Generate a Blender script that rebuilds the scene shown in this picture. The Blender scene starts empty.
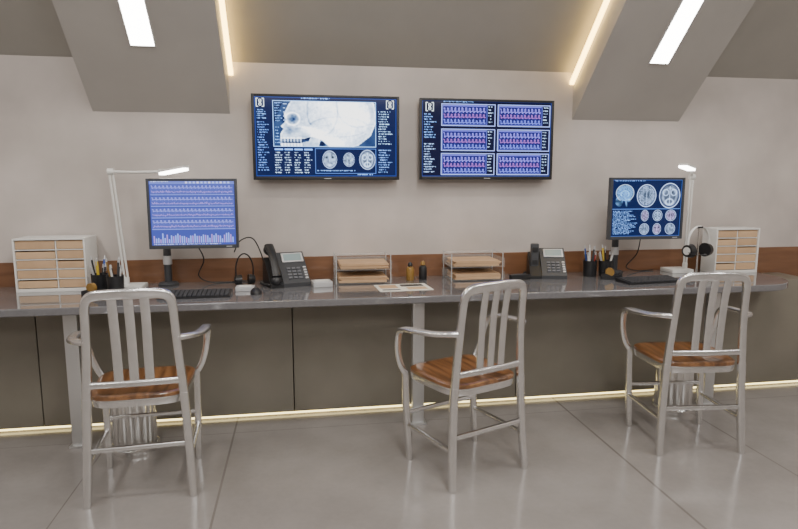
import bpy, bmesh, math, random
import numpy as np
from mathutils import Vector, Matrix, Euler
random.seed(4); rng=np.random.RandomState(7)
COL=bpy.context.scene.collection
pi=math.pi

# ------------------------------------------------------------------ materials
def newmat(name):
    m=bpy.data.materials.new(name); m.use_nodes=True
    nt=m.node_tree; b=nt.nodes['Principled BSDF']
    return m,nt,b
def mat(name,col,rough=.5,metal=0,spec=.5,emit=None,es=0,alpha=1,noise=0,nscale=20,bump=0,bscale=None,coat=0,stretch=None,trans=0,rvar=0):
    m,nt,b=newmat(name)
    b.inputs['Base Color'].default_value=(*col,1)
    b.inputs['Roughness'].default_value=rough
    b.inputs['Metallic'].default_value=metal
    b.inputs['Specular IOR Level'].default_value=spec
    b.inputs['Alpha'].default_value=alpha
    b.inputs['Coat Weight'].default_value=coat
    b.inputs['Transmission Weight'].default_value=trans
    if emit:
        b.inputs['Emission Color'].default_value=(*emit,1); b.inputs['Emission Strength'].default_value=es
    if noise or bump:
        tc=nt.nodes.new('ShaderNodeTexCoord'); mp=nt.nodes.new('ShaderNodeMapping')
        if stretch: mp.inputs['Scale'].default_value=stretch
        nt.links.new(tc.outputs['Object'],mp.inputs['Vector'])
        n=nt.nodes.new('ShaderNodeTexNoise'); n.inputs['Scale'].default_value=nscale; n.inputs['Detail'].default_value=6
        nt.links.new(mp.outputs['Vector'],n.inputs['Vector'])
        if noise:
            r=nt.nodes.new('ShaderNodeValToRGB')
            r.color_ramp.elements[0].position=.3; r.color_ramp.elements[1].position=.7
            r.color_ramp.elements[0].color=(*[c*(1-noise) for c in col],1)
            r.color_ramp.elements[1].color=(*[min(1,c*(1+noise)) for c in col],1)
            nt.links.new(n.outputs['Fac'],r.inputs['Fac']); nt.links.new(r.outputs['Color'],b.inputs['Base Color'])
        if rvar:
            q=nt.nodes.new('ShaderNodeMapRange'); q.inputs['To Min'].default_value=rough-rvar; q.inputs['To Max'].default_value=rough+rvar
            nt.links.new(n.outputs['Fac'],q.inputs['Value']); nt.links.new(q.outputs[0],b.inputs['Roughness'])
        if bump:
            bp=nt.nodes.new('ShaderNodeBump'); bp.inputs['Strength'].default_value=bump; bp.inputs['Distance'].default_value=.01
            nt.links.new(n.outputs['Fac'],bp.inputs['Height']); nt.links.new(bp.outputs['Normal'],b.inputs['Normal'])
    return m
M={}
M['wall']=mat('plaster_wall',(.56,.505,.47),.36,noise=.15,nscale=2.3,bump=.2,rvar=.15)
M['ceil']=mat('painted_ceiling',(.38,.36,.325),.6,noise=.05,nscale=3)
M['beam']=mat('painted_beam',(.48,.455,.425),.5,noise=.05,nscale=3)
M['alu']=mat('brushed_aluminium',(.82,.82,.82),.27,metal=.98,noise=.05,nscale=30)
M['steel']=mat('polished_steel',(.85,.845,.83),.2,metal=1,noise=.05,nscale=14,stretch=(1,1,.05))
M['legsteel']=mat('satin_steel',(.66,.66,.66),.35,metal=.8)
M['panel']=mat('bronze_panel',(.245,.223,.182),.36,metal=.22,noise=.10,nscale=3)
M['top']=mat('counter_laminate',(.17,.166,.174),.11,noise=.08,nscale=60,coat=.6)
M['white']=mat('white_plastic',(.78,.77,.74),.4)
M['black']=mat('black_plastic',(.018,.018,.02),.38)
M['black2']=mat('dark_grey_plastic',(.05,.052,.058),.4)
M['key']=mat('key_grey',(.13,.135,.15),.4)
M['bezel']=mat('monitor_bezel',(.055,.06,.07),.35)
M['silver']=mat('silver_plastic',(.6,.6,.61),.35,metal=.3)
M['beige']=mat('beige_card',(.56,.37,.22),.6,noise=.08,nscale=12)
M['manila']=mat('manila_paper',(.62,.42,.25),.7,noise=.06,nscale=10)
M['paper']=mat('white_paper',(.8,.77,.68),.7)
M['acryl']=mat('clear_acrylic',(.7,.71,.71),.08,alpha=.2)
M['amber']=mat('amber_plastic',(.28,.16,.04),.3)
M['yellow']=mat('yellow_plastic',(.7,.5,.05),.4)
M['red']=mat('red_plastic',(.4,.03,.02),.4)
M['blue']=mat('blue_plastic',(.03,.08,.35),.4)
M['lcd']=mat('grey_lcd',(.2,.25,.25),.2,emit=(.35,.45,.45),es=.3)
M['lamp']=mat('lamp_diffuser',(.9,.9,.9),.4,emit=(1,.97,.92),es=13)
M['fix']=mat('light_diffuser',(.9,.9,.9),.4,emit=(1,.98,.93),es=16)
M['cove']=mat('warm_led',(1,.8,.4),.4,emit=(1,.66,.19),es=11)
M['led']=mat('white_led',(1,.9,.6),.4,emit=(1,.80,.34),es=4)

def wood(name,c1,c2,scale=(1,12,12),rough=.35,ns=3):
    m,nt,b=newmat(name); N=nt.nodes; L=nt.links
    tc=N.new('ShaderNodeTexCoord'); mp=N.new('ShaderNodeMapping'); mp.inputs['Scale'].default_value=scale
    n=N.new('ShaderNodeTexNoise'); n.inputs['Scale'].default_value=ns; n.inputs['Detail'].default_value=8; n.inputs['Distortion'].default_value=.6
    r=N.new('ShaderNodeValToRGB'); r.color_ramp.elements[0].position=.32; r.color_ramp.elements[1].position=.68
    r.color_ramp.elements[0].color=(*c1,1); r.color_ramp.elements[1].color=(*c2,1)
    L.new(tc.outputs['Object'],mp.inputs['Vector']);L.new(mp.outputs['Vector'],n.inputs['Vector']);L.new(n.outputs['Fac'],r.inputs['Fac']);L.new(r.outputs['Color'],b.inputs['Base Color'])
    b.inputs['Roughness'].default_value=rough; b.inputs['Coat Weight'].default_value=.7; b.inputs['Coat Roughness'].default_value=.1
    return m
M['seat']=wood('cherry_wood',(.09,.036,.013),(.31,.145,.058),(14,1.2,12),.28,2.2)
M['strip']=wood('walnut_strip',(.16,.068,.03),(.23,.105,.048),(1,8,8),.45)

def floor_mat():
    m,nt,b=newmat('polished_concrete'); N=nt.nodes; L=nt.links
    tc=N.new('ShaderNodeTexCoord')
    n=N.new('ShaderNodeTexNoise'); n.inputs['Scale'].default_value=1.9; n.inputs['Detail'].default_value=7; n.inputs['Roughness'].default_value=.55
    n2=N.new('ShaderNodeTexNoise'); n2.inputs['Scale'].default_value=40; n2.inputs['Detail'].default_value=4
    L.new(tc.outputs['Object'],n.inputs['Vector']); L.new(tc.outputs['Object'],n2.inputs['Vector'])
    mx=N.new('ShaderNodeMath'); mx.operation='MULTIPLY_ADD'; mx.inputs[1].default_value=.15
    L.new(n2.outputs['Fac'],mx.inputs[0]); L.new(n.outputs['Fac'],mx.inputs[2])
    r=N.new('ShaderNodeValToRGB'); r.color_ramp.elements[0].position=.35; r.color_ramp.elements[1].position=.8
    r.color_ramp.elements[0].color=(.235,.215,.202,1); r.color_ramp.elements[1].color=(.325,.302,.287,1)
    L.new(mx.outputs[0],r.inputs['Fac'])
    sp=N.new('ShaderNodeSeparateXYZ'); L.new(tc.outputs['Object'],sp.inputs[0])
    cur=None
    for ax,val,w in [('X',-1.0,.003),('X',-.37,.005),('X',1.54,.006),('X',2.24,.004),('X',3.5,.005),('Y',-.5,.002),('Y',-2.4,.005)]:
        s=N.new('ShaderNodeMath'); s.operation='SUBTRACT'; s.inputs[1].default_value=val; L.new(sp.outputs[ax],s.inputs[0])
        a=N.new('ShaderNodeMath'); a.operation='ABSOLUTE'; L.new(s.outputs[0],a.inputs[0])
        l=N.new('ShaderNodeMath'); l.operation='LESS_THAN'; l.inputs[1].default_value=w; L.new(a.outputs[0],l.inputs[0])
        if cur is None: cur=l
        else:
            q=N.new('ShaderNodeMath'); q.operation='MAXIMUM'; L.new(cur.outputs[0],q.inputs[0]); L.new(l.outputs[0],q.inputs[1]); cur=q
    mixc=N.new('ShaderNodeMixRGB'); mixc.inputs['Color2'].default_value=(.18,.163,.15,1)
    L.new(cur.outputs[0],mixc.inputs['Fac']); L.new(r.outputs['Color'],mixc.inputs['Color1']); L.new(mixc.outputs[0],b.inputs['Base Color'])
    rr=N.new('ShaderNodeMapRange'); rr.inputs['To Min'].default_value=.08; rr.inputs['To Max'].default_value=.24
    L.new(n.outputs['Fac'],rr.inputs['Value']); L.new(rr.outputs[0],b.inputs['Roughness'])
    b.inputs['Specular IOR Level'].default_value=.7
    return m
M['floor']=floor_mat()

# ------------------------------------------------------------------ builder
class B:
    def __init__(s): s.v=[];s.f=[];s.m=[];s.mats=[];s.sm=[]
    def mi(s,k):
        if k not in s.mats: s.mats.append(k)
        return s.mats.index(k)
    def add(s,verts,faces,k,smooth=False,mtx=None):
        o=len(s.v); i=s.mi(k)
        for p in verts:
            p=Vector(p)
            if mtx: p=mtx@p
            s.v.append(p)
        for f in faces: s.f.append([o+j for j in f]); s.m.append(i); s.sm.append(smooth)
        return s
    def bm(s,bm,k,smooth=False,mtx=None):
        bm.verts.index_update()
        s.add([v.co.copy() for v in bm.verts],[[v.index for v in f.verts] for f in bm.faces],k,smooth,mtx); bm.free(); return s
    def box(s,c,d,k,bev=0,rot=None,seg=2):
        bm=bmesh.new(); bmesh.ops.create_cube(bm,size=1)
        for v in bm.verts: v.co=Vector((v.co.x*d[0],v.co.y*d[1],v.co.z*d[2]))
        if bev: bmesh.ops.bevel(bm,geom=bm.edges[:],offset=bev,segments=seg,affect='EDGES',profile=.7)
        mt=Matrix.Translation(c)
        if rot: mt=mt@Euler(rot).to_matrix().to_4x4()
        return s.bm(bm,k,False,mt)
    def lathe(s,prof,k,n=28,mtx=None,smooth=True,flute=0,nf=0):
        vs=[];fs=[]
        for r,z in prof:
            for i in range(n):
                a=2*pi*i/n; rr=r*(1-flute*abs(math.sin(a*nf/2))) if flute else r
                vs.append((rr*math.cos(a),rr*math.sin(a),z))
        for j in range(len(prof)-1):
            for i in range(n):
                fs.append([j*n+i,j*n+(i+1)%n,(j+1)*n+(i+1)%n,(j+1)*n+i])
        if prof[0][0]>0: fs.append([i for i in range(n)][::-1])
        if prof[-1][0]>0: fs.append([(len(prof)-1)*n+i for i in range(n)])
        return s.add(vs,fs,k,smooth,mtx)
    def cyl(s,p0,p1,r,k,r1=None,n=20):
        p0=Vector(p0);p1=Vector(p1);d=p1-p0
        q=d.to_track_quat('Z','Y').to_matrix().to_4x4()
        r1=r if r1 is None else r1
        return s.lathe([(r,0),(r1,d.length)],k,n,Matrix.Translation(p0)@q)
    def sweep(s,pts,rad,k,n=12,sub=6,pw=2.0,up=(0,0,1)):
        P=[Vector(p) for p in pts]
        if not isinstance(rad,list): rad=[rad]*len(P)
        rad=[(r,r) if not isinstance(r,tuple) else r for r in rad]
        Q=[];Rr=[]
        for i in range(len(P)-1):
            a=P[max(i-1,0)];b=P[i];c=P[i+1];d=P[min(i+2,len(P)-1)]
            for j in range(sub):
                t=j/sub
                Q.append(.5*((2*b)+(c-a)*t+(2*a-5*b+4*c-d)*t*t+(3*b-a-3*c+d)*t**3))
                Rr.append(tuple(rad[i][q]*(1-t)+rad[i+1][q]*t for q in (0,1)))
        Q.append(P[-1]);Rr.append(rad[-1])
        T=[(Q[min(i+1,len(Q)-1)]-Q[max(i-1,0)]).normalized() for i in range(len(Q))]
        u=Vector(up); u=(u-T[0]*u.dot(T[0]))
        if u.length<.05: u=Vector((1,0,0)); u=(u-T[0]*u.dot(T[0]))
        u.normalize(); vs=[];fs=[]
        for i,q in enumerate(Q):
            u=(u-T[i]*u.dot(T[i])).normalized(); w=T[i].cross(u)
            for j in range(n):
                a=2*pi*(j+.5)/n; ca,sa=math.cos(a),math.sin(a)
                e=2/pw
                x=math.copysign(abs(ca)**e,ca)*Rr[i][0]; y=math.copysign(abs(sa)**e,sa)*Rr[i][1]
                vs.append(q+w*x+u*y)
        for i in range(len(Q)-1):
            for j in range(n): fs.append([i*n+j,i*n+(j+1)%n,(i+1)*n+(j+1)%n,(i+1)*n+j])
        fs.append(list(range(n))[::-1]); fs.append([(len(Q)-1)*n+j for j in range(n)])
        return s.add(vs,fs,k,True)
    def prism(s,poly,x0,x1,k):
        n=len(poly); vs=[(x0,y,z) for y,z in poly]+[(x1,y,z) for y,z in poly]
        fs=[list(range(n))[::-1],[n+i for i in range(n)]]+[[i,(i+1)%n,n+(i+1)%n,n+i] for i in range(n)]
        return s.add(vs,fs,k)
    def prismz(s,poly,z0,z1,k):
        n=len(poly); vs=[(x,y,z0) for x,y in poly]+[(x,y,z1) for x,y in poly]
        fs=[list(range(n))[::-1],[n+i for i in range(n)]]+[[i,(i+1)%n,n+(i+1)%n,n+i] for i in range(n)]
        return s.add(vs,fs,k)
    def ell(s,c,r,k,seg=20,ring=12,rot=None):
        bm=bmesh.new(); bmesh.ops.create_uvsphere(bm,u_segments=seg,v_segments=ring,radius=1)
        mt=Matrix.Translation(c)
        if rot: mt=mt@Euler(rot).to_matrix().to_4x4()
        return s.bm(bm,k,True,mt@Matrix.Diagonal((*r,1)))
    def build(s,name,parent=None,loc=None,rot=None,label=None,cat=None,group=None,kind=None):
        me=bpy.data.meshes.new(name); me.from_pydata(s.v,[],s.f)
        for k in s.mats: me.materials.append(M[k])
        me.polygons.foreach_set('material_index',s.m); me.polygons.foreach_set('use_smooth',s.sm)
        bm=bmesh.new(); bm.from_mesh(me); bmesh.ops.recalc_face_normals(bm,faces=bm.faces); bm.to_mesh(me); bm.free()
        try: me.set_sharp_from_angle(angle=math.radians(40))
        except Exception: pass
        me.update()
        o=bpy.data.objects.new(name,me); COL.objects.link(o)
        if parent: o.parent=parent
        if loc is not None: o.location=loc
        if rot is not None: o.rotation_euler=rot
        tag(o,label,cat,group,kind); return o
def tag(o,label=None,cat=None,group=None,kind=None):
    if label: o['label']=label
    if cat: o['category']=cat
    if group: o['group']=group
    if kind: o['kind']=kind
def empty(name,loc,rotz,label,cat,group=None):
    o=bpy.data.objects.new(name,None); o.empty_display_size=.1; COL.objects.link(o)
    o.location=loc; o.rotation_euler=(0,0,rotz); tag(o,label,cat,group); return o
def dup(root,loc,rotz,label=None):
    n=root.copy(); COL.objects.link(n); n.location=loc; n.rotation_euler=(0,0,rotz)
    if label: n['label']=label
    def rec(a,b):
        for c in list(a.children):
            if c==n: continue
            d=c.copy(); COL.objects.link(d); d.parent=b; d.matrix_parent_inverse=c.matrix_parent_inverse.copy(); rec(c,d)
    rec(root,n); return n

# ------------------------------------------------------------------ room
X0,X1,YF=-4.0,5.5,-6.0; SL=.95; ZJ=2.02; ZB=1.73; YS=1.5
b=B(); b.box(((X0+X1)/2,YF/2,-.05),(X1-X0,-YF,.1),'floor'); b.build('floor',kind='structure')
b=B(); b.box(((X0+X1)/2,.05,1.1),(X1-X0,.1,2.2),'wall'); b.build('wall_back',kind='structure')
for nm,x in (('wall_left',X0-.05),('wall_right',X1+.05)):
    b=B(); b.box((x,YF/2,1.8),(.1,-YF,3.6),'wall'); b.build(nm,kind='structure')
b=B(); b.box(((X0+X1)/2,YF-.05,1.8),(X1-X0,.1,3.6),'ceil'); b.build('wall_front',kind='structure')
zt=ZJ+SL*YS
b=B(); b.prism([(0,ZJ),(-YS,zt),(YF,zt),(YF,zt+.12),(-YS,zt+.12),(0,ZJ+.14)],X0,X1,'ceil'); b.build('ceiling',kind='structure')
for i,(xa,xb) in enumerate(((-1.124,-.38),(1.731,2.475))):
    b=B(); b.prism([(0,ZB),(-YS,ZB+SL*YS),(-YS,zt),(0,ZJ)],xa,xb,'beam'); b.build('trim_%d'%(i+2),kind='structure')
b=B(); b.box(((X0+X1)/2,-.006,.7),(X1-X0,.012,.374),'strip'); b.build('trim_1',kind='structure')

ang=math.atan(SL)
for xc in (-.765,2.108):
    r=empty('ceiling_light',(xc,-.32,ZB+SL*.32),0,'long white glowing light fitting on a sloped ceiling beam','ceiling light','lights on the sloped beams')
    r.rotation_euler=(-ang,0,0)
    L=.75
    b=B()
    for sx in (-1,1): b.box((sx*.06,-L/2,-.004),(.006,L+.012,.008),'white',.001)
    for yy in (.003,-L-.003): b.box((0,yy,-.004),(.112,.006,.008),'white',.001)
    b.build('frame',r)
    b=B(); b.box((0,-L/2,-.005),(.112,L,.008),'fix'); b.build('diffuser',r)
for xc,sg in ((-.38+.014,1),(1.731-.014,-1)):
    r=B(); r.prism([(-.005,ZJ-.075),(-1.4,ZJ+SL*1.395-.075),(-1.4,ZJ+SL*1.395-.053),(-.005,ZJ-.053)],xc-.013,xc+.013,'cove')
    r.build('cove_light_strip',label='warm yellow glowing strip beside the sloped beam',cat='strip light',group='strips beside the beams')

seams=[-2.73,-1.39,-.05,1.29,2.63,3.97]
for i in range(5):
    a,c=seams[i]+.003,seams[i+1]-.003
    if i==4: c=3.3
    b=B(); b.box(((a+c)/2,-.16,.025+.3425),(c-a,.28,.685),'panel',.002)
    b.build('cabinet',label='dark bronze metal cabinet front below the counter',cat='cabinet',group='cabinets under the counter')
b=B(); b.box((.3,-.288,.012),(6.0,.010,.008),'led'); b.build('led_strip_light',label='thin glowing warm white strip along the cabinet foot',cat='strip light')
r=empty('desk_counter',(.2,-.34,0),0,'long glossy dark grey counter with a rounded end','counter')
CX=2.66
pts=[(-2.75,-.67),(CX,-.67)]
for i in range(1,13):
    a=-pi/2+pi/2*i/12; pts.append((CX+.3*math.cos(a),-.37+.3*math.sin(a)))
pts+=[(CX+.3,-.014),(-2.75,-.014)]
pts=[(x-.2,y+.34) for x,y in pts]
b=B(); b.prismz(pts,.712,.75,'top'); o=b.build('countertop',r)
md=o.modifiers.new('bev','BEVEL'); md.width=.005; md.segments=2
for x in (-2.5,-1.13,.63,2.42):
    b=B(); b.box((x-.2,-.53+.34,.356),(.065,.045,.712),'legsteel',.004); b.box((x-.2,-.53+.34,.006),(.09,.07,.012),'legsteel',.003); b.build('leg',r)

# ------------------------------------------------------------------ chair
def chair(loc,rz,label):
    r=empty('armchair',loc,rz,label,'chair','chairs at the counter')
    b=B(); n=48; rings=[0,.25,.5,.7,.85,.95,1.0]
    vs=[];fs=[]
    def P(s,a,z):
        ca,sa=math.cos(a),math.sin(a); e=2/5
        x=math.copysign(abs(ca)**e,ca)*s; y=math.copysign(abs(sa)**e,sa)*s
        return (x*(.202+.012*y),y*.195-.0,z)
    for ri,s in enumerate(rings):
        for j in range(n):
            a=2*pi*j/n; p=P(s,a,0); 
            z=.466-.014*math.exp(-((abs(p[0])-.09)/.07)**2-((p[1]+.05)/.11)**2)
            if s==1.0: z-=.006
            vs.append((p[0],p[1],z))
    for a in range(n): p=P(1.0,2*pi*a/n,.446); vs.append(p)
    for a in range(n): p=P(.96,2*pi*a/n,.438); vs.append(p)
    R=len(rings)+2
    for k in range(R-1):
        for j in range(n): fs.append([k*n+j,k*n+(j+1)%n,(k+1)*n+(j+1)%n,(k+1)*n+j])
    fs.append([(R-1)*n+j for j in range(n)])
    b.add(vs,fs,'seat',True); b.build('seat',r,label='reddish brown wooden seat')
    b=B(); vs=[];fs=[]
    for s,z in ((.9,.444),(.99,.444),(1.0,.436),(.98,.412),(.9,.41),(.9,.444)):
        for j in range(n): vs.append(P(s,2*pi*j/n,z))
    for k in range(5):
        for j in range(n): fs.append([k*n+j,k*n+(j+1)%n,(k+1)*n+(j+1)%n,(k+1)*n+j])
    b.add(vs,fs,'alu',True); b.build('seat_frame',r)
    half=[(.192,-.188,.40),(.186,-.19,.50),(.176,-.195,.64),(.169,-.207,.78),(.166,-.215,.84),(.156,-.221,.876),(.128,-.228,.893),(.06,-.236,.898)]
    pts=[(-x,y,z) for x,y,z in half]+[(0,-.24,.899)]+half[::-1]
    rd=[(.018,.014)]*5+[(.019,.014),(.021,.013),(.022,.012),(.022,.012),(.022,.012),(.021,.013),(.019,.014)]+[(.018,.014)]*5
    b=B(); b.sweep(pts,rd,'alu',n=20,pw=3.4,up=(0,-1,0)); 
    b.sweep([(-.183,-.192,.515),(0,-.20,.515),(.183,-.192,.515)],(.014,.010),'alu',n=12,pw=3,up=(0,-1,0))
    b.build('backrest',r)
    for sx in (-.06,0,.06):
        b=B(); b.sweep([(sx,-.198,.515),(sx,-.203,.62),(sx*1.02,-.215,.77),(sx*1.03,-.236,.89)],(.0185,.005),'alu',n=12,pw=4,up=(0,-1,0)); b.build('slat',r)
    for s in (-1,1):
        b=B(); b.sweep([(s*.190,-.188,.46),(s*.197,-.19,.3),(s*.205,-.2,.13),(s*.211,-.212,.0)],[(.018,.016)]*3+[(.015,.015)],'alu',n=16,pw=3.4,up=(0,-1,0)); b.build('leg',r)
        b=B(); b.sweep([(s*.208,.185,.44),(s*.206,.18,.3),(s*.203,.165,.13),(s*.201,.15,.0)],[(.016,.016)]*3+[(.014,.014)],'alu',n=16,pw=3.4,up=(0,-1,0)); b.build('leg',r)
        b=B(); b.sweep([(s*.173,-.202,.70),(s*.218,-.168,.698),(s*.25,-.10,.69),(s*.266,-.01,.683),(s*.27,.075,.676),(s*.268,.128,.658),(s*.264,.158,.615),(s*.253,.176,.54),(s*.233,.184,.475),(s*.208,.185,.43)],
            [(.015,.013),(.018,.012),(.023,.011),(.024,.011),(.022,.011),(.019,.012),(.017,.013),(.016,.013),(.016,.013),(.015,.014)],'alu',n=16,pw=3); b.build('armrest',r)
        b=B(); b.sweep([(s*.202,-.196,.175),(s*.204,0,.175),(s*.204,.168,.175)],(.010,.011),'alu',n=10,sub=2,pw=3); b.build('stretcher',r)
    b=B(); b.sweep([(-.200,-.193,.235),(.200,-.193,.235)],(.010,.011),'alu',n=10,sub=2,pw=3); b.build('stretcher',r)
    b=B(); b.sweep([(-.204,.172,.235),(.204,.172,.235)],(.010,.011),'alu',n=10,sub=2,pw=3); b.build('stretcher',r)
    return r
lab='brushed aluminium armchair with slatted back and brown wooden seat'
c1=chair((-.70,-.94,0),math.radians(4),lab)
dup(c1,(.75,-1.02,0),math.radians(22),'aluminium armchair with brown wooden seat, turned at an angle')
dup(c1,(1.965,-.93,0),math.radians(-6),lab)

def bin_(loc):
    r=empty('waste_bin',loc,0,'round ribbed polished steel waste bin standing under the counter','waste bin','bins under the counter')
    b=B(); b.lathe([(.101,.012),(.104,.02),(.104,.30),(.098,.302)],'steel',192,flute=.045,nf=24)
    b.lathe([(.098,.290),(.106,.296),(.106,.318),(.095,.32),(.093,.290)],'steel',48)
    b.build('bin_body',r)
    b=B(); b.lathe([(.114,0),(.116,.008),(.114,.024),(.103,.03),(.095,.012)],'steel',40); b.build('base_ring',r)
    return r
a=bin_((-.845,-.6,0)); dup(a,(2.17,-.57,0),0)

# ------------------------------------------------------------------ screens
def smooth_noise(w,h,cell,seed):
    r=np.random.RandomState(seed); gw,gh=int(w/cell)+3,int(h/cell)+3; g=r.rand(gh,gw)
    Y,X=np.mgrid[0:h,0:w]/cell; xi=X.astype(int);yi=Y.astype(int);fx=X-xi;fy=Y-yi
    fx=fx*fx*(3-2*fx);fy=fy*fy*(3-2*fy)
    return (g[yi,xi]*(1-fx)+g[yi,xi+1]*fx)*(1-fy)+(g[yi+1,xi]*(1-fx)+g[yi+1,xi+1]*fx)*fy
def poly_mask(X,Y,P):
    m=np.zeros(X.shape,bool); n=len(P)
    for i in range(n):
        (x1,y1),(x2,y2)=P[i],P[(i+1)%n]
        if y1==y2: continue
        c=((y1>Y)!=(y2>Y))&(X<(x2-x1)*(Y-y1)/(y2-y1)+x1); m^=c
    return m.astype(np.float32)
def blur(a,n):
    for _ in range(n):
        p=np.pad(a,1,mode='edge'); a=(p[:-2,1:-1]+p[2:,1:-1]+p[1:-1,:-2]+p[1:-1,2:]+2*p[1:-1,1:-1])/6
    return a
class Cv:
    def __init__(s,w,h,bg): s.w=w;s.h=h;s.a=np.zeros((h,w,3),np.float32)+np.array(bg,np.float32); s.Y,s.X=np.mgrid[0:h,0:w].astype(np.float32)
    def rect(s,x0,y0,x1,y1,c): s.a[int(y0):int(y1)+1,int(x0):int(x1)+1]=c
    def frame(s,x0,y0,x1,y1,c):
        s.rect(x0,y0,x1,y0,c);s.rect(x0,y1,x1,y1,c);s.rect(x0,y0,x0,y1,c);s.rect(x1,y0,x1,y1,c)
    def blob(s,cx,cy,rx,ry,c,soft=.25,rot=0,k=1):
        dx=s.X-cx;dy=s.Y-cy; cr,sr=math.cos(rot),math.sin(rot)
        d=np.sqrt(((dx*cr+dy*sr)/rx)**2+((-dx*sr+dy*cr)/ry)**2)
        m=np.clip((1-d)/soft,0,1)[...,None]*k
        s.a=s.a*(1-m)+np.array(c,np.float32)*m
    def ring(s,cx,cy,rx,ry,c,w=.15,k=1,lo=-9,hi=9):
        d=np.sqrt(((s.X-cx)/rx)**2+((s.Y-cy)/ry)**2); an=np.arctan2(s.Y-cy,s.X-cx)
        m=np.clip(1-np.abs(d-1)/w,0,1)[...,None]*k*((an>lo)&(an<hi))[...,None]
        s.a=s.a*(1-m)+np.array(c,np.float32)*m
    def text(s,x0,y0,x1,y1,c,step=4):
        y=y0
        while y+1<=y1:
            ln=x0+(x1-x0)*rng.uniform(.5,1)
            x=x0
            while x<ln:
                if rng.rand()<.68:
                    f=rng.uniform(.5,1)
                    s.a[int(y),int(x)]=np.array(c)*f
                    if rng.rand()<.5: s.a[int(y)+1,int(x)]=np.array(c)*f
                x+=1
            y+=step
    def wave(s,x0,x1,yc,amp,c,kind=0,period=6):
        py=None; nxt=0
        for x in range(int(x0),int(x1)):
            ph=(x-x0)%period/period
            if kind==0: v=math.sin(x*.9)*.3+rng.uniform(-.5,.5)
            elif kind==1: v=rng.uniform(.75,1.1) if ph<.15 else (-.35 if ph<.3 else 0)
            elif kind==3:
                if nxt<=0: v=rng.uniform(.3,1.3)*(1 if rng.rand()<.7 else -1); nxt=rng.randint(2,period)
                else: v=rng.uniform(-.15,.15); nxt-=1
            else: v=1 if ph<.5 else -.6
            y=yc-v*amp
            lo,hi=(y,y) if py is None else (min(py,y),max(py,y))
            s.a[max(0,int(lo)):int(hi)+1,x]=c; py=y
    def logo(s,x,y):
        # square brackets around a narrow twisted double-loop figure
        W=(.85,.95,1)
        for dx in (0,14): s.rect(x+dx,y,x+dx,y+16,W)
        s.rect(x,y,x+3,y,W);s.rect(x+11,y,x+14,y,W);s.rect(x,y+16,x+3,y+16,W);s.rect(x+11,y+16,x+14,y+16,W)
        for j in range(13):
            ph=math.sin((j+.5)/13*pi*2.0); w=abs(ph)*2.4
            s.a[y+2+j,int(round(x+7-w))]=W; s.a[y+2+j,int(round(x+7+w))]=W
        s.rect(x+6,y+8,x+8,y+8,W); s.a[y+5,x+7]=W; s.a[y+11,x+7]=W
def screen_obj(cv,w,h,name,parent,loc,strength,rot=None):
    H,W=cv.h,cv.w
    vs=[]
    for j in range(H):
        z=h/2-h*j/(H-1)
        for i in range(W): vs.append((-w/2+w*i/(W-1),0,z))
    fs=[(j*W+i,(j+1)*W+i,(j+1)*W+i+1,j*W+i+1) for j in range(H-1) for i in range(W-1)]
    me=bpy.data.meshes.new(name); me.from_pydata(vs,[],fs)
    at=me.color_attributes.new('pix','FLOAT_COLOR','POINT')
    col=np.ones((H*W,4),np.float32); col[:,:3]=np.clip(cv.a,0,1).reshape(-1,3)
    at.data.foreach_set('color',col.ravel())
    m,nt,bs=newmat(name+'_emission'); an=nt.nodes.new('ShaderNodeAttribute'); an.attribute_name='pix'
    bs.inputs['Base Color'].default_value=(.004,.005,.01,1); bs.inputs['Roughness'].default_value=.1; bs.inputs['Specular IOR Level'].default_value=.35
    nt.links.new(an.outputs['Color'],bs.inputs['Emission Color']); bs.inputs['Emission Strength'].default_value=strength
    me.materials.append(m)
    o=bpy.data.objects.new(name,me); COL.objects.link(o); o.parent=parent; o.location=loc
    if rot: o.rotation_euler=rot
    return o
BL=(.22,.45,1.0); BD=(.0015,.0045,.03)
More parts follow.
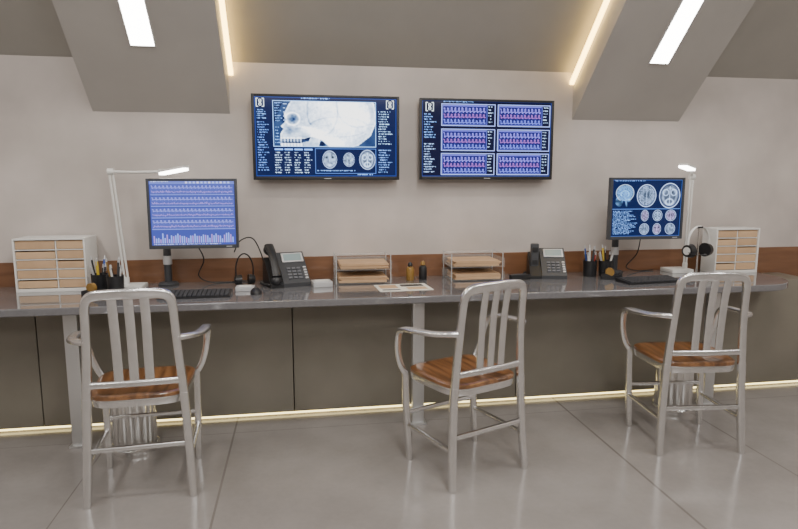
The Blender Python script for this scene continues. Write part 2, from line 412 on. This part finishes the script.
def brain(c,cx,cy,rx,ry,style=0,seed=1,tint=(.5,.7,1.05),flip=1):
    dx=flip*(c.X-cx)/rx; dy=(c.Y-cy)/ry; d=np.sqrt(dx**2+dy**2)
    nz=smooth_noise(c.w,c.h,max(2.2,rx/7),seed); nz2=smooth_noise(c.w,c.h,max(3,rx/3.5),seed+5)
    v=.1+.6*np.abs(np.sin(7*nz+5*d))**1.5*(.4+.6*np.clip(d*1.3,0,1))
    def C(v): return np.stack([v*tint[0],v*tint[1],v*tint[2]],-1)
    if style==0:
        v*=1-.9*np.clip(1-np.sqrt(((np.abs(dx)-.18)/.13)**2+((dy+.1)/.34)**2),0,1)**.5
        v=np.where(np.abs(dx)<.03,.95,v)
    elif style==1:
        v=.12+.6*nz2**1.5; v*=1-.8*np.clip(1-np.sqrt((dx/.3)**2+((dy-.1)/.25)**2),0,1)
    elif style==3:
        v=.06+.22*nz2
        for q in (-1,1): v+=.8*np.clip(1-abs(np.sqrt(((dx-q*.38)/.33)**2+((dy+.25)/.3)**2)-.8)*5,0,1)
        v+=.8*np.clip(1-abs(np.sqrt((dx/.45)**2+((dy-.5)/.3)**2)-.8)*4,0,1)+.7*np.clip(1-np.abs(dx)/.07,0,1)*(np.abs(dy)<.75)
        v+=.35*np.clip(1-abs(np.sqrt((dx/.8)**2+((dy-.05)/.8)**2)-.8)*6,0,1)
    elif style==4:
        e=np.sqrt(((dx-.08)/.8)**2+((dy+.22)/.62)**2)
        v=np.where(e<1,.16+.5*np.abs(np.sin(8*nz+6*e))**1.4,.0)
        v+=.9*np.clip(1-abs(np.sqrt(((dx-.08)/.42)**2+((dy+.12)/.3)**2)-.9)*7,0,1)*(dy<.05)
        v+=.7*np.clip(1-np.sqrt(((dx-.12-.2*dy)/.12)**2+((dy-.5)/.42)**2),0,1)+.7*np.clip(1-np.sqrt(((dx-.45)/.26)**2+((dy-.32)/.2)**2),0,1)
        v+=.45*nz2*(np.sqrt(((dx+.45)/.36)**2+((dy-.45)/.4)**2)<1)
        m=((d<1.0)&(v>.01))[...,None]; c.a=np.where(m,C(v),c.a)
        g=np.clip(1-abs(e-1.06)/.05,0,1)[...,None]*(dy<.35)[...,None]*.8; c.a=c.a*(1-g)+np.array((.6,.78,1))*g
        return
    else:
        v=.1+.5*nz2; 
        for q in (-1,1): v=v*(1-.95*np.clip(1.5-1.5*np.sqrt(((dx-q*.4)/.27)**2+((dy+.25)/.22)**2),0,1))
        v+=.6*np.clip(1-np.sqrt((dx/.14)**2+((dy-.05)/.4)**2),0,1)+.5*np.clip(1-np.sqrt((dx/.5)**2+((dy-.6)/.2)**2),0,1)
    m=np.clip((.88-d)/.04,0,1)[...,None]; c.a=c.a*(1-m)+C(v)*m
    g=np.clip((1.0-d)/.03,0,1)[...,None]-m; c.a=c.a*(1-g)+np.array((.01,.02,.09))*g
    c.ring(cx,cy,rx*.97,ry*.97,(.5,.66,.95),.05)
# TV 1
t1=Cv(280,160,BD)
t1.logo(5,4); t1.logo(258,4); t1.frame(2,1,277,157,(.015,.04,.2))
t1.text(6,26,28,44,BL); t1.text(6,50,28,150,(.15,.33,.85),5)
x0,y0,x1,y1=36,8,236,98
sub=t1.a.copy()
ZM=1.24
X=(t1.X-238)/ZM+236; Y=(t1.Y-99)/ZM+93
n1=smooth_noise(280,160,11,3); n2=smooth_noise(280,160,4,9); n3=smooth_noise(280,160,2,12)
def E(cx,cy,rx,ry,rot=0):
    dx=X-cx;dy=Y-cy;c,s=math.cos(rot),math.sin(rot)
    return np.sqrt(((dx*c+dy*s)/rx)**2+((-dx*s+dy*c)/ry)**2)
def G(cx,cy,rx,ry,rot=0): return np.exp(-E(cx,cy,rx,ry,rot)**2)
def RG(cx,cy,rx,ry,w,rot=0): return np.exp(-((E(cx,cy,rx,ry,rot)-1)/w)**2)
skin=blur(poly_mask(X,Y,[(96,10),(84,30),(80,44),(76,52),(64,66),(70,70),(68,76),(71,82),(68,90),(76,98),(80,112),(240,112),(250,5),(110,0)]),2)
skull=blur(poly_mask(X,Y,[(112,8),(98,24),(91,38),(90,44),(94,50),(85,60),(89,64),(84,72),(84,80),(120,80),(132,76),(146,80),(160,92),(182,96),(206,90),(226,74),(236,50),(232,22),(214,4),(180,-8),(138,-6)]),1)
jaw=blur(poly_mask(X,Y,[(84,87),(112,87),(128,84),(134,66),(144,64),(147,76),(142,96),(130,106),(96,110),(86,102)]),1)
spine=blur(poly_mask(X,Y,[(158,92),(184,96),(192,120),(164,120)]),1)
vault=blur(poly_mask(X,Y,[(114,14),(102,30),(100,42),(118,50),(136,60),(152,74),(170,86),(198,84),(218,68),(226,48),(222,24),(206,10),(176,-2),(140,0)]),2)
I=skin*(.04+.05*n1)
I+=skull*(.46+.24*n2)-vault*(.12-.16*n1)
edge=np.clip(skull-blur(skull,6),0,1); I+=edge*1.5
I+=vault*(.6*G(196,44,44,34)+.22*G(150,20,40,14))
I-=vault*(.28*RG(150,34,24,40,.05)+.25*RG(206,26,34,34,.04)+.22*RG(176,60,46,16,.05))
I+=.6*G(142,70,24,5,.25)+.7*G(164,84,20,7,.2)
for a in ((103,48,9,8,.6),(98,66,7,6,.5),(112,62,6,4,.38),(150,86,5,4,.55),(126,78,8,3,.35)): I-=a[4]*G(*a[:4])
I+=.5*RG(103,48,11,10,.12)+.5*G(124,62,16,1.8,.15)
I+=jaw*(.40+.18*n2)+np.clip(jaw-blur(jaw,4),0,1)*1.1
for q in range(7):
    I+=.6*G(85+q*5,82,1.7,3.4)+.5*G(86+q*5,90,1.6,3.2); I-=.3*G(87.5+q*5,82,.8,3)+.3*G(88.5+q*5,90,.8,3)
I-=.4*G(102,86,18,1.0)
I+=spine*(.22+.3*(np.sin(Y*.8)>0))
I*=.88+.22*n3
I=np.clip(I*1.08,0,1.15)
t1.a=np.stack([.001+I**1.6*.84,.004+I**1.3*.9,.025+I*.98],-1).astype(np.float32)
for i in range(10): t1.rect(56,14+i*8,59 if i%2 else 62,14+i*8,(.4,.6,1))
new=t1.a.copy(); t1.a=sub; t1.a[y0:y1,x0:x1]=new[y0:y1,x0:x1]
t1.frame(x0,y0,x1,y1,(.3,.55,1)); t1.text(40,12,54,50,BL,5); t1.text(40,60,52,95,BL,6); t1.text(90,2,180,4,BL); 
for k in range(4):
    t1.rect(38+k*19,103,53+k*19,105,(.15,.35,.9)); t1.text(38+k*19,110,53+k*19,152,(.5,.7,1),5)
t1.frame(116,102,236,152,(.06,.14,.42))
brain(t1,144,124,14,18,2,3); brain(t1,182,124,11,14,1,6); brain(t1,219,124,16,20,3,11)
t1.text(120,146,232,150,BL,4)
t1.text(242,26,270,96,(.4,.65,1),5); t1.text(242,104,270,152,(.2,.4,.9),5); t1.text(200,154,236,156,BL)
# TV 2
t2=Cv(256,150,(.0015,.002,.014)); t2.logo(8,4); t2.frame(1,0,254,148,(.02,.04,.2))
t2.text(5,26,28,72,BL,5); t2.text(5,84,28,144,(.4,.6,1),5); t2.text(40,1,110,3,BL)
for cx in (38,148):
    for ry in (6,55,103):
        t2.frame(cx,ry,cx+104,ry+42,(.35,.45,.98)); t2.rect(cx+2,ry+2,cx+88,ry+40,(.006,.007,.07)); t2.frame(cx+2,ry+2,cx+88,ry+40,(.08,.10,.45))
        t2.rect(cx+3,ry+3,cx+86,ry+4,(.08,.08,.4)); t2.text(cx+91,ry+4,cx+101,ry+40,(.5,.7,1),6)
        for gx in range(cx+14,cx+86,12): t2.rect(gx,ry+6,gx,ry+39,(.03,.04,.24))
        t2.wave(cx+4,cx+86,ry+14,6,(.19,.16,.72),1,7); t2.wave(cx+4,cx+86,ry+25,5,(.26,.09,.42),1,7)
        t2.wave(cx+4,cx+86,ry+36,5,(.13,.16,.72),1,7)
# monitor 1
m1=Cv(200,152,(.035,.05,.25)); m1.rect(0,0,199,7,(.10,.13,.42)); m1.text(4,1,70,3,(.6,.7,1),3)
for k in range(12): m1.rect(84+k*9,2,88+k*9,5,(.3,.38,.8) if k%3 else (.5,.5,.75))
for k in range(4):
    y=10+k*27; m1.rect(3,y,196,y+23,(.055,.072,.31))
    for gx in range(16,196,14): m1.rect(gx,y,gx,y+23,(.075,.095,.37))
    m1.wave(5,194,y+6,4,(.24,.26,.74),1,9); m1.wave(5,194,y+16,2.4,(.24,.17,.54),3,9)
    m1.rect(3,y+22,196,y+22,(.2,.26,.7))
for k in range(38): 
    h=rng.uniform(5,20); m1.rect(5+k*5,143-h,7+k*5,145,(.2,.28,.75) if k%3 else (.28,.18,.52))
m1.text(5,148,190,150,(.5,.6,1),3)
# monitor 2
m2=Cv(220,172,(.002,.006,.035)); m2.text(6,3,110,6,BL,3)
brain(m2,38,48,32,38,4,21,(.16,.40,.85),1)
brain(m2,108,48,30,34,0,4,(.30,.44,.72)); brain(m2,181,48,33,38,3,8,(.36,.5,.78),-1)
m2.rect(4,88,216,88,(.12,.28,.75)); 
m2.text(7,94,84,164,BL,4)
for q,(cx,cy,st,rx) in enumerate(((106,108,1,12),(146,108,3,15),(188,108,0,17),(106,149,0,15),(146,149,2,13),(188,149,1,16))): brain(m2,cx,cy,rx,17,st,30+q,(.30,.44,.72) if q%2 else (.42,.36,.68))
m2.frame(1,1,218,170,(.04,.1,.35))

def tv(xc,w,z0,h,cv,label,st):
    r=empty('television',(xc,-.07,z0),0,label,'television')
    b=B(); t=.014
    b.box((0,.03,h/2),(w*.98,.036,h*.97),'black',.004)
    b.build('housing',r)
    b=B()
    for s in (-1,1): b.box((s*(w/2-t/2),0,h/2),(t,.03,h),'black',.002)
    b.box((0,0,h-t/2),(w-2*t,.03,t),'black',.002); b.box((0,0,t*.7),(w-2*t,.03,t*1.4),'black',.002); b.box((0,-.016,.008),(.04,.002,.004),'silver')
    b.build('bezel',r)
    b=B(); b.box((0,.059,h/2),(.3,.022,.25),'black'); b.build('wall_bracket',r)
    screen_obj(cv,w-2*t+.002,h-2.4*t+.002,'screen',r,(0,-.004,h/2+.2*t),st)
tv(.174,.855,1.35,.487,t1,'black wall-mounted television showing a skull x-ray',3.1)
tv(1.149,.845,1.352,.482,t2,'black wall-mounted television showing six waveform charts',3.0)

def monitor(xc,y,w,h,zc,cv,label,st,px,rz=0):
    r=empty('computer_monitor',(px,-.09,.75),0,label,'monitor')
    ox=xc-px; oz=zc-.75; oy=y+.09
    b=B(); t=.014
    for s in (-1,1): b.box((s*(w/2-t/2),0,0),(t,.034,h),'bezel',.003)
    b.box((0,0,h/2-t/2),(w-2*t,.034,t),'bezel',.003); b.box((0,0,-h/2+t*.7),(w-2*t,.034,t*1.4),'bezel',.003)
    b.box((0,.012,0),(w*.97,.03,h*.95),'bezel',.006); b.box((0,.03,0),(w*.6,.03,h*.55),'bezel',.008)
    b.box((w/2-.05,-.018,-h/2+.010),(.03,.002,.004),'silver')
    o=b.build('display_housing',r,(ox,oy,oz),(0,0,rz))
    screen_obj(cv,w-2*t+.002,h-2.4*t+.002,'screen',o,(0,-.006,.2*t),st)
    b=B(); b.cyl((0,0,.0),(0,0,.34),.021,'black2'); b.lathe([(.055,0),(.057,.008),(.05,.016),(.022,.022)],'black2'); b.cyl((0,0,.12),(0,0,.17),.025,'silver'); b.build('stand_pole',r)
    b=B(); b.cyl((0,0,oz-.03),(0,0,oz+.03),.026,'black2'); b.sweep([(0,0,oz),(ox*.5,oy*.4,oz),(ox,oy+.045,oz)],.014,'black2',sub=4); b.build('support_arm',r)
monitor(-.56,-.3,.465,.375,1.17,m1,'grey framed desk monitor with violet waveforms on its screen',2.3,-.75)
monitor(2.092,-.3,.488,.375,1.177,m2,'grey framed desk monitor with blue brain scans on its screen',2.7,2.02)

# ------------------------------------------------------------------ desk lamps
def lamp(loc,base,el,hd0,hd1,label):
    r=empty('desk_lamp',loc,0,label,'desk lamp')
    b=B(); b.box((0,0,.0125),(.15,.14,.025),'white',.006); b.cyl((base[0],base[1],.02),(base[0],base[1],.06),.016,'white'); b.build('base',r)
    b=B()
    for dx in (-.009,.009):
        b.cyl((base[0]+dx,base[1],.05),(el[0]+dx,el[1],el[2]),.006,'white',n=10)
    b.cyl((el[0]-.016,el[1],el[2]),(el[0]+.016,el[1],el[2]),.018,'white')
    b.sweep([el,((el[0]+hd0[0])/2,(el[1]+hd0[1])/2,(el[2]+hd0[2])/2-.004),hd0],.008,'white',sub=3)
    b.cyl((hd0[0],hd0[1],hd0[2]-.014),(hd0[0],hd0[1],hd0[2]+.014),.013,'white')
    b.build('arm',r)
    b=B(); d=Vector(hd1)-Vector(hd0); L=d.length; az=math.atan2(d.y,d.x); el_=math.atan2(d.z,math.hypot(d.x,d.y))
    mid=(Vector(hd0)+Vector(hd1))/2
    b.box(mid,(L,.055,.012),'white',.004,(0,-el_,az)); b.build('lamp_head',r)
    b=B(); b.box(mid-Vector((0,0,.012)),(L*.94,.05,.016),'lamp',.003,(0,-el_,az)); b.build('diffuser',r)
lamp((-.93,-.19,.75),(-.03,.03,0),(-.075,.03,.645),(.20,-.04,.645),(.345,-.11,.67),'white jointed desk lamp with lit flat head')
lamp((2.45,-.12,.75),(.05,-.01,0),(.045,-.03,.62),(-.01,-.10,.675),(-.125,-.17,.695),'white jointed desk lamp with short lit head')

# ------------------------------------------------------------------ sorters
def sorter(loc,label,w=.36,d=.2,sp=.03):
    r=empty('paper_sorter',loc,0,label,'paper sorter','paper sorters on the counter')
    h=.29; t=.009
    b=B()
    for s in (-1,1): b.box((s*(w/2-t/2),0,h/2),(t,d,h),'white',.002)
    b.box((0,0,h-t/2),(w-2*t,d,t),'white',.002); b.box((0,0,t),(w-2*t,d,2*t),'white',.002); b.box((0,d/2-.004,h/2),(w-2*t,.008,h-2*t),'white')
    b.box((sp,.004,h/2),(.006,d-.012,h-3*t),'white')
    b.build('casing',r)
    n=5; ph=(h-3*t)/n
    b=B()
    for i in range(1,n):
        b.box((0,.0,2*t+i*ph),(w-2*t,d-.01,.005),'white')
    b.build('shelves',r)
    for xa,xb in ((-w/2+t,sp-.003),(sp+.003,w/2-t)):
        for i in range(n):
            hh=ph*(.88 if (i+(xa>0))%3 else .76)
            b=B(); b.box(((xa+xb)/2,-.002,2*t+i*ph+.003+hh/2),(xb-xa-.005,d-.02,hh-.003),'beige' if (i*2+(xa>0))%3 else 'manila',.002); b.build('card_stack',r)
    return r
sorter((-1.325,-.12,.75),'white desktop sorter with beige card-filled slots'); sorter((2.798,-.16,.75),'white desktop sorter with beige card-filled slots',.31,.14,.0)

# ------------------------------------------------------------------ letter trays
def trays(loc):
    r=empty('letter_tray',loc,0,'clear two-tier letter tray holding brown folders','letter tray','letter trays on the counter')
    w,d=.33,.24
    for z in (.006,.085):
        b=B(); b.box((0,0,z),(w,d,.004),'acryl')
        for s in (-1,1): b.box((s*(w/2-.002),0,z+.025),(.004,d,.05),'acryl')
        b.box((0,d/2-.002,z+.025),(w-.008,.004,.05),'acryl'); b.build('tray',r)
    for sx in (-1,1):
        for sy in (-1,1):
            b=B(); b.cyl((sx*(w/2-.006),sy*(d/2-.02),.0),(sx*(w/2-.006),sy*(d/2-.02),.165),.003,'silver',n=8); b.build('post',r)
    b=B(); b.box((0,d/2-.002,.15),(w-.02,.004,.012),'acryl'); 
    for s in (-1,1): b.box((s*(w/2-.004),0,.16),(.005,d-.03,.006),'acryl')
    b.build('top_rim',r)
    return r
def folders(loc,rz,k='manila',h=.034):
    b=B()
    for i in range(5): b.box((random.uniform(-.008,.008),random.uniform(-.005,.003),h*(i+.5)/5),(.28,.2,h/5-.001),'manila' if i%2 else 'beige',0,(0,0,random.uniform(-.02,.02)))
    b.build('paper_folder',loc=loc,rot=(0,0,rz),label='pile of brown folders lying in a letter tray',cat='folder',group='folders in the trays')
t=trays((.365,-.14,.75)); dup(t,(1.05,-.14,.75),0)
for x in (.365,1.05):
    for z in (.7585,.8375): folders((x,-.145,z),0)

# ------------------------------------------------------------------ phones
def phone(loc,rz,label,upright=False,sc=1.0):
    r=empty('desk_phone',loc,rz,label,'telephone'); r.scale=(sc,sc,sc)
    b=B(); prof=[(-.10,0),(.09,0),(.09,.06),(.072,.17),(.052,.175),(-.10,.022)]
    b.prism(prof,-.045,.105,'black2'); b.prism([(-.10,0),(.09,0),(.085,.12),(.06,.15),(-.10,.018)],-.115,-.046,'black')
    b.build('body',r)
    sl=math.atan2(.153,.152)
    mt=Matrix.Translation((.03,-.10,.022))@Euler((sl,0,0)).to_matrix().to_4x4()
    b=B()
    for i in range(4):
        for j in range(3):
            c=mt@Vector((-.03+j*.028,.035+i*.021,.003)); b.box(c,(.02,.013,.007),'key',.002,(sl,0,0))
    for i in range(5):
        c=mt@Vector((.06,.03+i*.018,.003)); b.box(c,(.016,.01,.007),'silver',.002,(sl,0,0))
    b.build('keypad',r)
    b=B(); b.box(mt@Vector((.005,.172,.004)),(.12,.062,.008),'silver',.002,(sl,0,0)); b.box(mt@Vector((.005,.172,.0085)),(.10,.046,.002),'lcd',0,(sl,0,0)); b.build('display',r)
    b=B()
    if upright:
        b.box((-.083,-.012,.135),(.05,.04,.15),'black2',.012,(-.06,0,0),3); b.box((-.083,-.036,.175),(.034,.008,.03),'black',.003); b.box((-.083,-.034,.095),(.034,.008,.03),'black',.003)
    else:
        y0,z0,y1,z1=-.095,.045,.075,.195
        b.sweep([(-.082,y0,z0+.018),(-.082,(y0+y1)/2-.01,(z0+z1)/2+.045),(-.082,y1-.01,z1+.018)],[(.026,.015),(.022,.013),(.026,.015)],'black',up=(0,0,1),pw=3)
        b.ell((-.082,y0+.01,z0),(.031,.034,.024),'black',rot=(sl,0,0)); b.ell((-.082,y1-.01,z1-.005),(.031,.034,.024),'black',rot=(sl,0,0))
    b.build('handset',r)
    b=B(); p=[]
    for i in range(90):
        a=i*.9; tt=i/89; c=Vector((-.122-.02*math.sin(tt*pi),-.08+.15*tt,.012+.004)); p.append((c.x+.006*math.cos(a),c.y,c.z+.006*math.sin(a)))
    b.sweep(p,.002,'black',n=5,sub=1); b.build('cord',r)
phone((-.075,-.19,.75),math.radians(16),'dark office telephone with handset resting on its cradle',sc=1.04)
phone((1.525,-.17,.75),math.radians(-14),'dark office telephone with upright handset',upright=True)

# ------------------------------------------------------------------ small things
def keyboard(loc,rz,w=.36):
    r=empty('keyboard',loc,rz,'black slim computer keyboard lying on the counter','keyboard','keyboards on the counter')
    b=B(); b.prism([(-.07,0),(.07,0),(.07,.022),(-.07,.010)],-w/2,w/2,'black'); b.build('body',r)
    b=B()
    for j in range(5):
        y=-.055+j*.025; z=.010+(.012)*(y+.07)/.14+.003
        for i in range(15):
            x=-w/2+.02+i*(w-.04)/14
            b.box((x,y,z),((w-.04)/14-.004,.02,.007),'black2',.0015)
    b.build('keys',r); return r
k=keyboard((-.54,-.47,.75),math.radians(1)); dup(k,(2.045,-.45,.75),math.radians(6))
def mouse(loc,rz,kk='black',lab='black computer mouse on the counter'):
    r=empty('computer_mouse',loc,rz,lab,'mouse')
    bm=bmesh.new(); bmesh.ops.create_uvsphere(bm,u_segments=20,v_segments=12,radius=1)
    for v in bm.verts:
        v.co=Vector((v.co.x*.03,v.co.y*.052,max(0,v.co.z)*.032+(.001 if v.co.z>0 else 0)))
    b=B(); b.bm(bm,kk,True); b.build('body',r)
    b=B(); b.cyl((-.004,.03,.026),(.004,.03,.026),.007,'key',n=12); b.build('scroll_wheel',r)
mouse((-.235,-.45,.75),.2); mouse((2.33,-.42,.75),-.1)

def cup(loc,lab,k='black'):
    b=B(); b.lathe([(.038,0),(.040,.004),(.043,.098),(.045,.1),(.042,.1),(.038,.006),(.001,.006)],k,26)
    return b.build('pencil_cup',loc=loc,label=lab,cat='pencil cup',group='pencil cups')
def pen(cx,cy,z,ang,tilt,k,L=.15,R=.0046):
    b=B(); b.cyl((0,0,.012),(0,0,L-.02),R,k,n=10); b.cyl((0,0,L-.02),(0,0,L),R,'silver',R*.7,n=10); b.cyl((0,0,0),(0,0,.012),.001,'silver',R,n=10)
    b.box((R+.0013,0,L-.025),(.0015,.003,.035),'silver')
    b.build('pen',loc=(cx+math.cos(ang)*.012,cy+math.sin(ang)*.012,z),rot=(0,tilt,ang),label='slim pen standing in a pencil cup',cat='pen',group='pens in the cups')
def cupset(cx,cy,lab,cols):
    cup((cx,cy,.75),lab)
    for i,kc in enumerate(cols):
        pen(cx,cy,.757,2*pi*i/len(cols)+.3,.14+.035*((i*2)%3),kc,.15+.02*((i*2)%4),.0044+.0014*(i%3))
cupset(-1.065,-.27,'black round cup packed with pens beside a sorter',['black','blue','white','black','silver','yellow','black2'])
cupset(-.965,-.345,'black round cup with pens beside the lamp',['white','silver','black','amber','white','black2'])
cupset(1.80,-.19,'black round cup with pens beside a telephone',['silver','white','black','blue','white','black2','red'])
cupset(1.895,-.21,'black round cup with pens beside a monitor',['black','yellow','silver','black','white'])
def tape(loc,rz,lab):
    r=empty('tape_dispenser',loc,rz,lab,'tape dispenser')
    b=B(); b.prism([(-.06,0),(.06,0),(.06,.03),(.03,.035),(0,.022),(-.04,.03),(-.06,.045)],-.022,.022,'black'); b.build('body',r)
    b=B(); b.cyl((-.011,.01,.045),(.011,.01,.045),.026,'amber',n=24); b.build('tape_roll',r)
tape((-1.06,-.40,.75),math.radians(60),'black tape dispenser with amber roll beside pen cups')
tape((1.87,-.33,.75),math.radians(70),'black tape dispenser with amber roll beside a keyboard')
def bottle(loc,k,cap,lab,h=.1):
    r=empty('glue_bottle',loc,0,lab,'bottle')
    b=B(); b.lathe([(.022,0),(.024,.004),(.024,h*.62),(.02,h*.72),(.011,h*.76),(.011,h*.78)],k,20); b.build('bottle_body',r)
    b=B(); b.lathe([(.014,h*.78),(.014,h*.9),(.006,h)],cap,16); b.build('cap',r)
bottle((.655,-.16,.75),'amber','black','small amber bottle with dark cap standing on the counter',.11)
bottle((.735,-.15,.75),'black','amber','small black bottle with amber cap standing on the counter',.115)
def sbox(nm,loc,rz,d,k,lab,cat,topk=None):
    r=empty(nm,loc,rz,lab,cat)
    b=B(); b.box((0,0,d[2]/2),d,k,min(d)*.2); b.build('body',r)
    if topk:
        b=B(); b.box((0,0,d[2]+.0015),(d[0]*.7,d[1]*.6,.003),topk,.001); b.build('lid',r)
sbox('card_reader',(.12,-.27,.75),.15,(.11,.10,.03),'silver','small silver box beside the telephone','card reader','white')
sbox('sticky_note_dispenser',(-.30,-.33,.75),0,(.1,.08,.022),'silver','small silver note dispenser beside the keyboard','note holder','white')
sbox('stapler',(1.32,-.24,.75),.1,(.13,.035,.03),'black','low black stapler beside the telephone','stapler','black2')
b=B(); b.box((0,0,.001),(.30,.21,.002),'paper'); 
b.box((-.08,.03,.0026),(.1,.1,.0008),'beige'); b.box((.06,.05,.0026),(.13,.06,.0008),'black2'); b.box((.07,-.04,.0026),(.11,.07,.0008),'manila'); b.box((-.08,-.065,.0026),(.1,.03,.0008),'key')
b.build('leaflet',loc=(.57,-.40,.75),rot=(0,0,math.radians(3)),label='open printed leaflet in cream and dark tones on the counter',cat='leaflet')
b=B(); b.box((0,0,.001),(.1,.12,.002),'paper'); b.build('note_paper',loc=(-.79,-.36,.75),rot=(0,0,.2),label='small white note sheet beside the keyboard',cat='paper')

def headset(loc,rz,k,lab,H=.28,stand=True,W=.078,er=.036,bt=(.014,.006)):
    r=empty('headset',loc,rz,lab,'headset')
    if stand:
        b=B(); b.lathe([(.045,0),(.047,.006),(.04,.012),(.008,.016)],'black',24); b.cyl((0,0,.01),(0,0,H-.01),.006,'steel',n=12); b.box((0,0,H-.006),(.05,.02,.012),'black',.003); b.build('stand',r)
    b=B(); p=[]
    for i in range(13):
        a=pi*i/12; p.append((W*math.cos(a),0,H-.085-.012+(.097)*math.sin(a)))
    p=[(W-.002,0,H-.14)]+p+[(-W+.002,0,H-.14)]
    b.sweep(p,bt,k,n=10,sub=2); b.build('headband',r)
    for s in (-1,1):
        b=B(); b.cyl((s*(W-.03),0,H-.15),(s*(W+.004),0,H-.15),er,'black',er*.85,n=24); b.cyl((s*(W+.004),0,H-.15),(s*(W+.008),0,H-.15),er*.55,k,n=20); b.build('ear_cup',r)
    b=B(); b.sweep([(-W,0,H-.155),(-W-.012,-.05,H-.165),(-W+.02,-.1,H-.165)],.003,'black',n=8); b.ell((-W+.025,-.105,H-.165),(.012,.008,.008),'black'); b.build('microphone',r)
    return r
headset((-.315,-.17,.75),.3,'black','dark headset standing on its ear cups',H=.182,stand=False,W=.05,er=.031,bt=(.008,.004))
headset((2.455,-.31,.75),.3,'white','pale headset with black ear cups hanging on a stand',H=.315,W=.095,er=.044,bt=(.009,.004))
def cable(p,lab):
    b=B(); b.sweep(p,.0035,'black',n=8); b.build('cable',label=lab,cat='cable',group='cables on the counter')
cable([(-.38,-.06,.93),(-.34,-.1,1.0),(-.27,-.08,1.01),(-.22,-.07,.9),(-.2,-.06,.76)],'thin black cable looping down beside the monitor')
cable([(-.56,-.25,1.0),(-.54,-.15,.9),(-.58,-.1,.80),(-.5,-.08,.756),(-.3,-.05,.756)],'thin black cable hanging behind the monitor')
cable([(2.1,-.25,1.0),(2.14,-.15,.88),(2.1,-.1,.79),(2.2,-.07,.756),(2.33,-.04,.756)],'thin black cable hanging behind the monitor')

# ------------------------------------------------------------------ lights
def area(loc,rot,sx,sy,e,c):
    l=bpy.data.lights.new('fill_light','AREA'); l.shape='RECTANGLE'; l.size=sx; l.size_y=sy; l.energy=e; l.color=c
    o=bpy.data.objects.new('fill_light',l); COL.objects.link(o); o.location=loc; o.rotation_euler=rot; return o
for x in (-2.2,.7,3.6): area((x,-3.4,3.38),(0,0,0),.35,2.2,54,(1,.97,.935))  # unseen overhead fill, added to brighten the room as a whole
area((.7,-5.6,2.9),(math.radians(68),0,0),3.5,.6,52,(1,.975,.95))  # added front fill from behind the camera, lifts the area under the counter
for x in (-2.2,-.75,.7,2.1,3.6): area((x,-1.7,3.40),(0,0,0),.25,.25,13,(1,.95,.88))
w=bpy.data.worlds.new('w'); bpy.context.scene.world=w; w.use_nodes=True
w.node_tree.nodes['Background'].inputs[0].default_value=(.5,.5,.5,1); w.node_tree.nodes['Background'].inputs[1].default_value=.3

# ------------------------------------------------------------------ camera
F=Vector((.1628,.9767,-.1395));R=Vector((.9864,-.1644,0));U=Vector((.0229,.1376,.9902))
cam=bpy.data.cameras.new('camera'); cam.lens=27.07; cam.sensor_width=36; cam.clip_start=.05
co=bpy.data.objects.new('camera',cam); COL.objects.link(co)
mt=Matrix((R,U,-F)).transposed().to_4x4(); mt.translation=Vector((0,-3.68,1.35)); co.matrix_world=mt
bpy.context.scene.camera=co
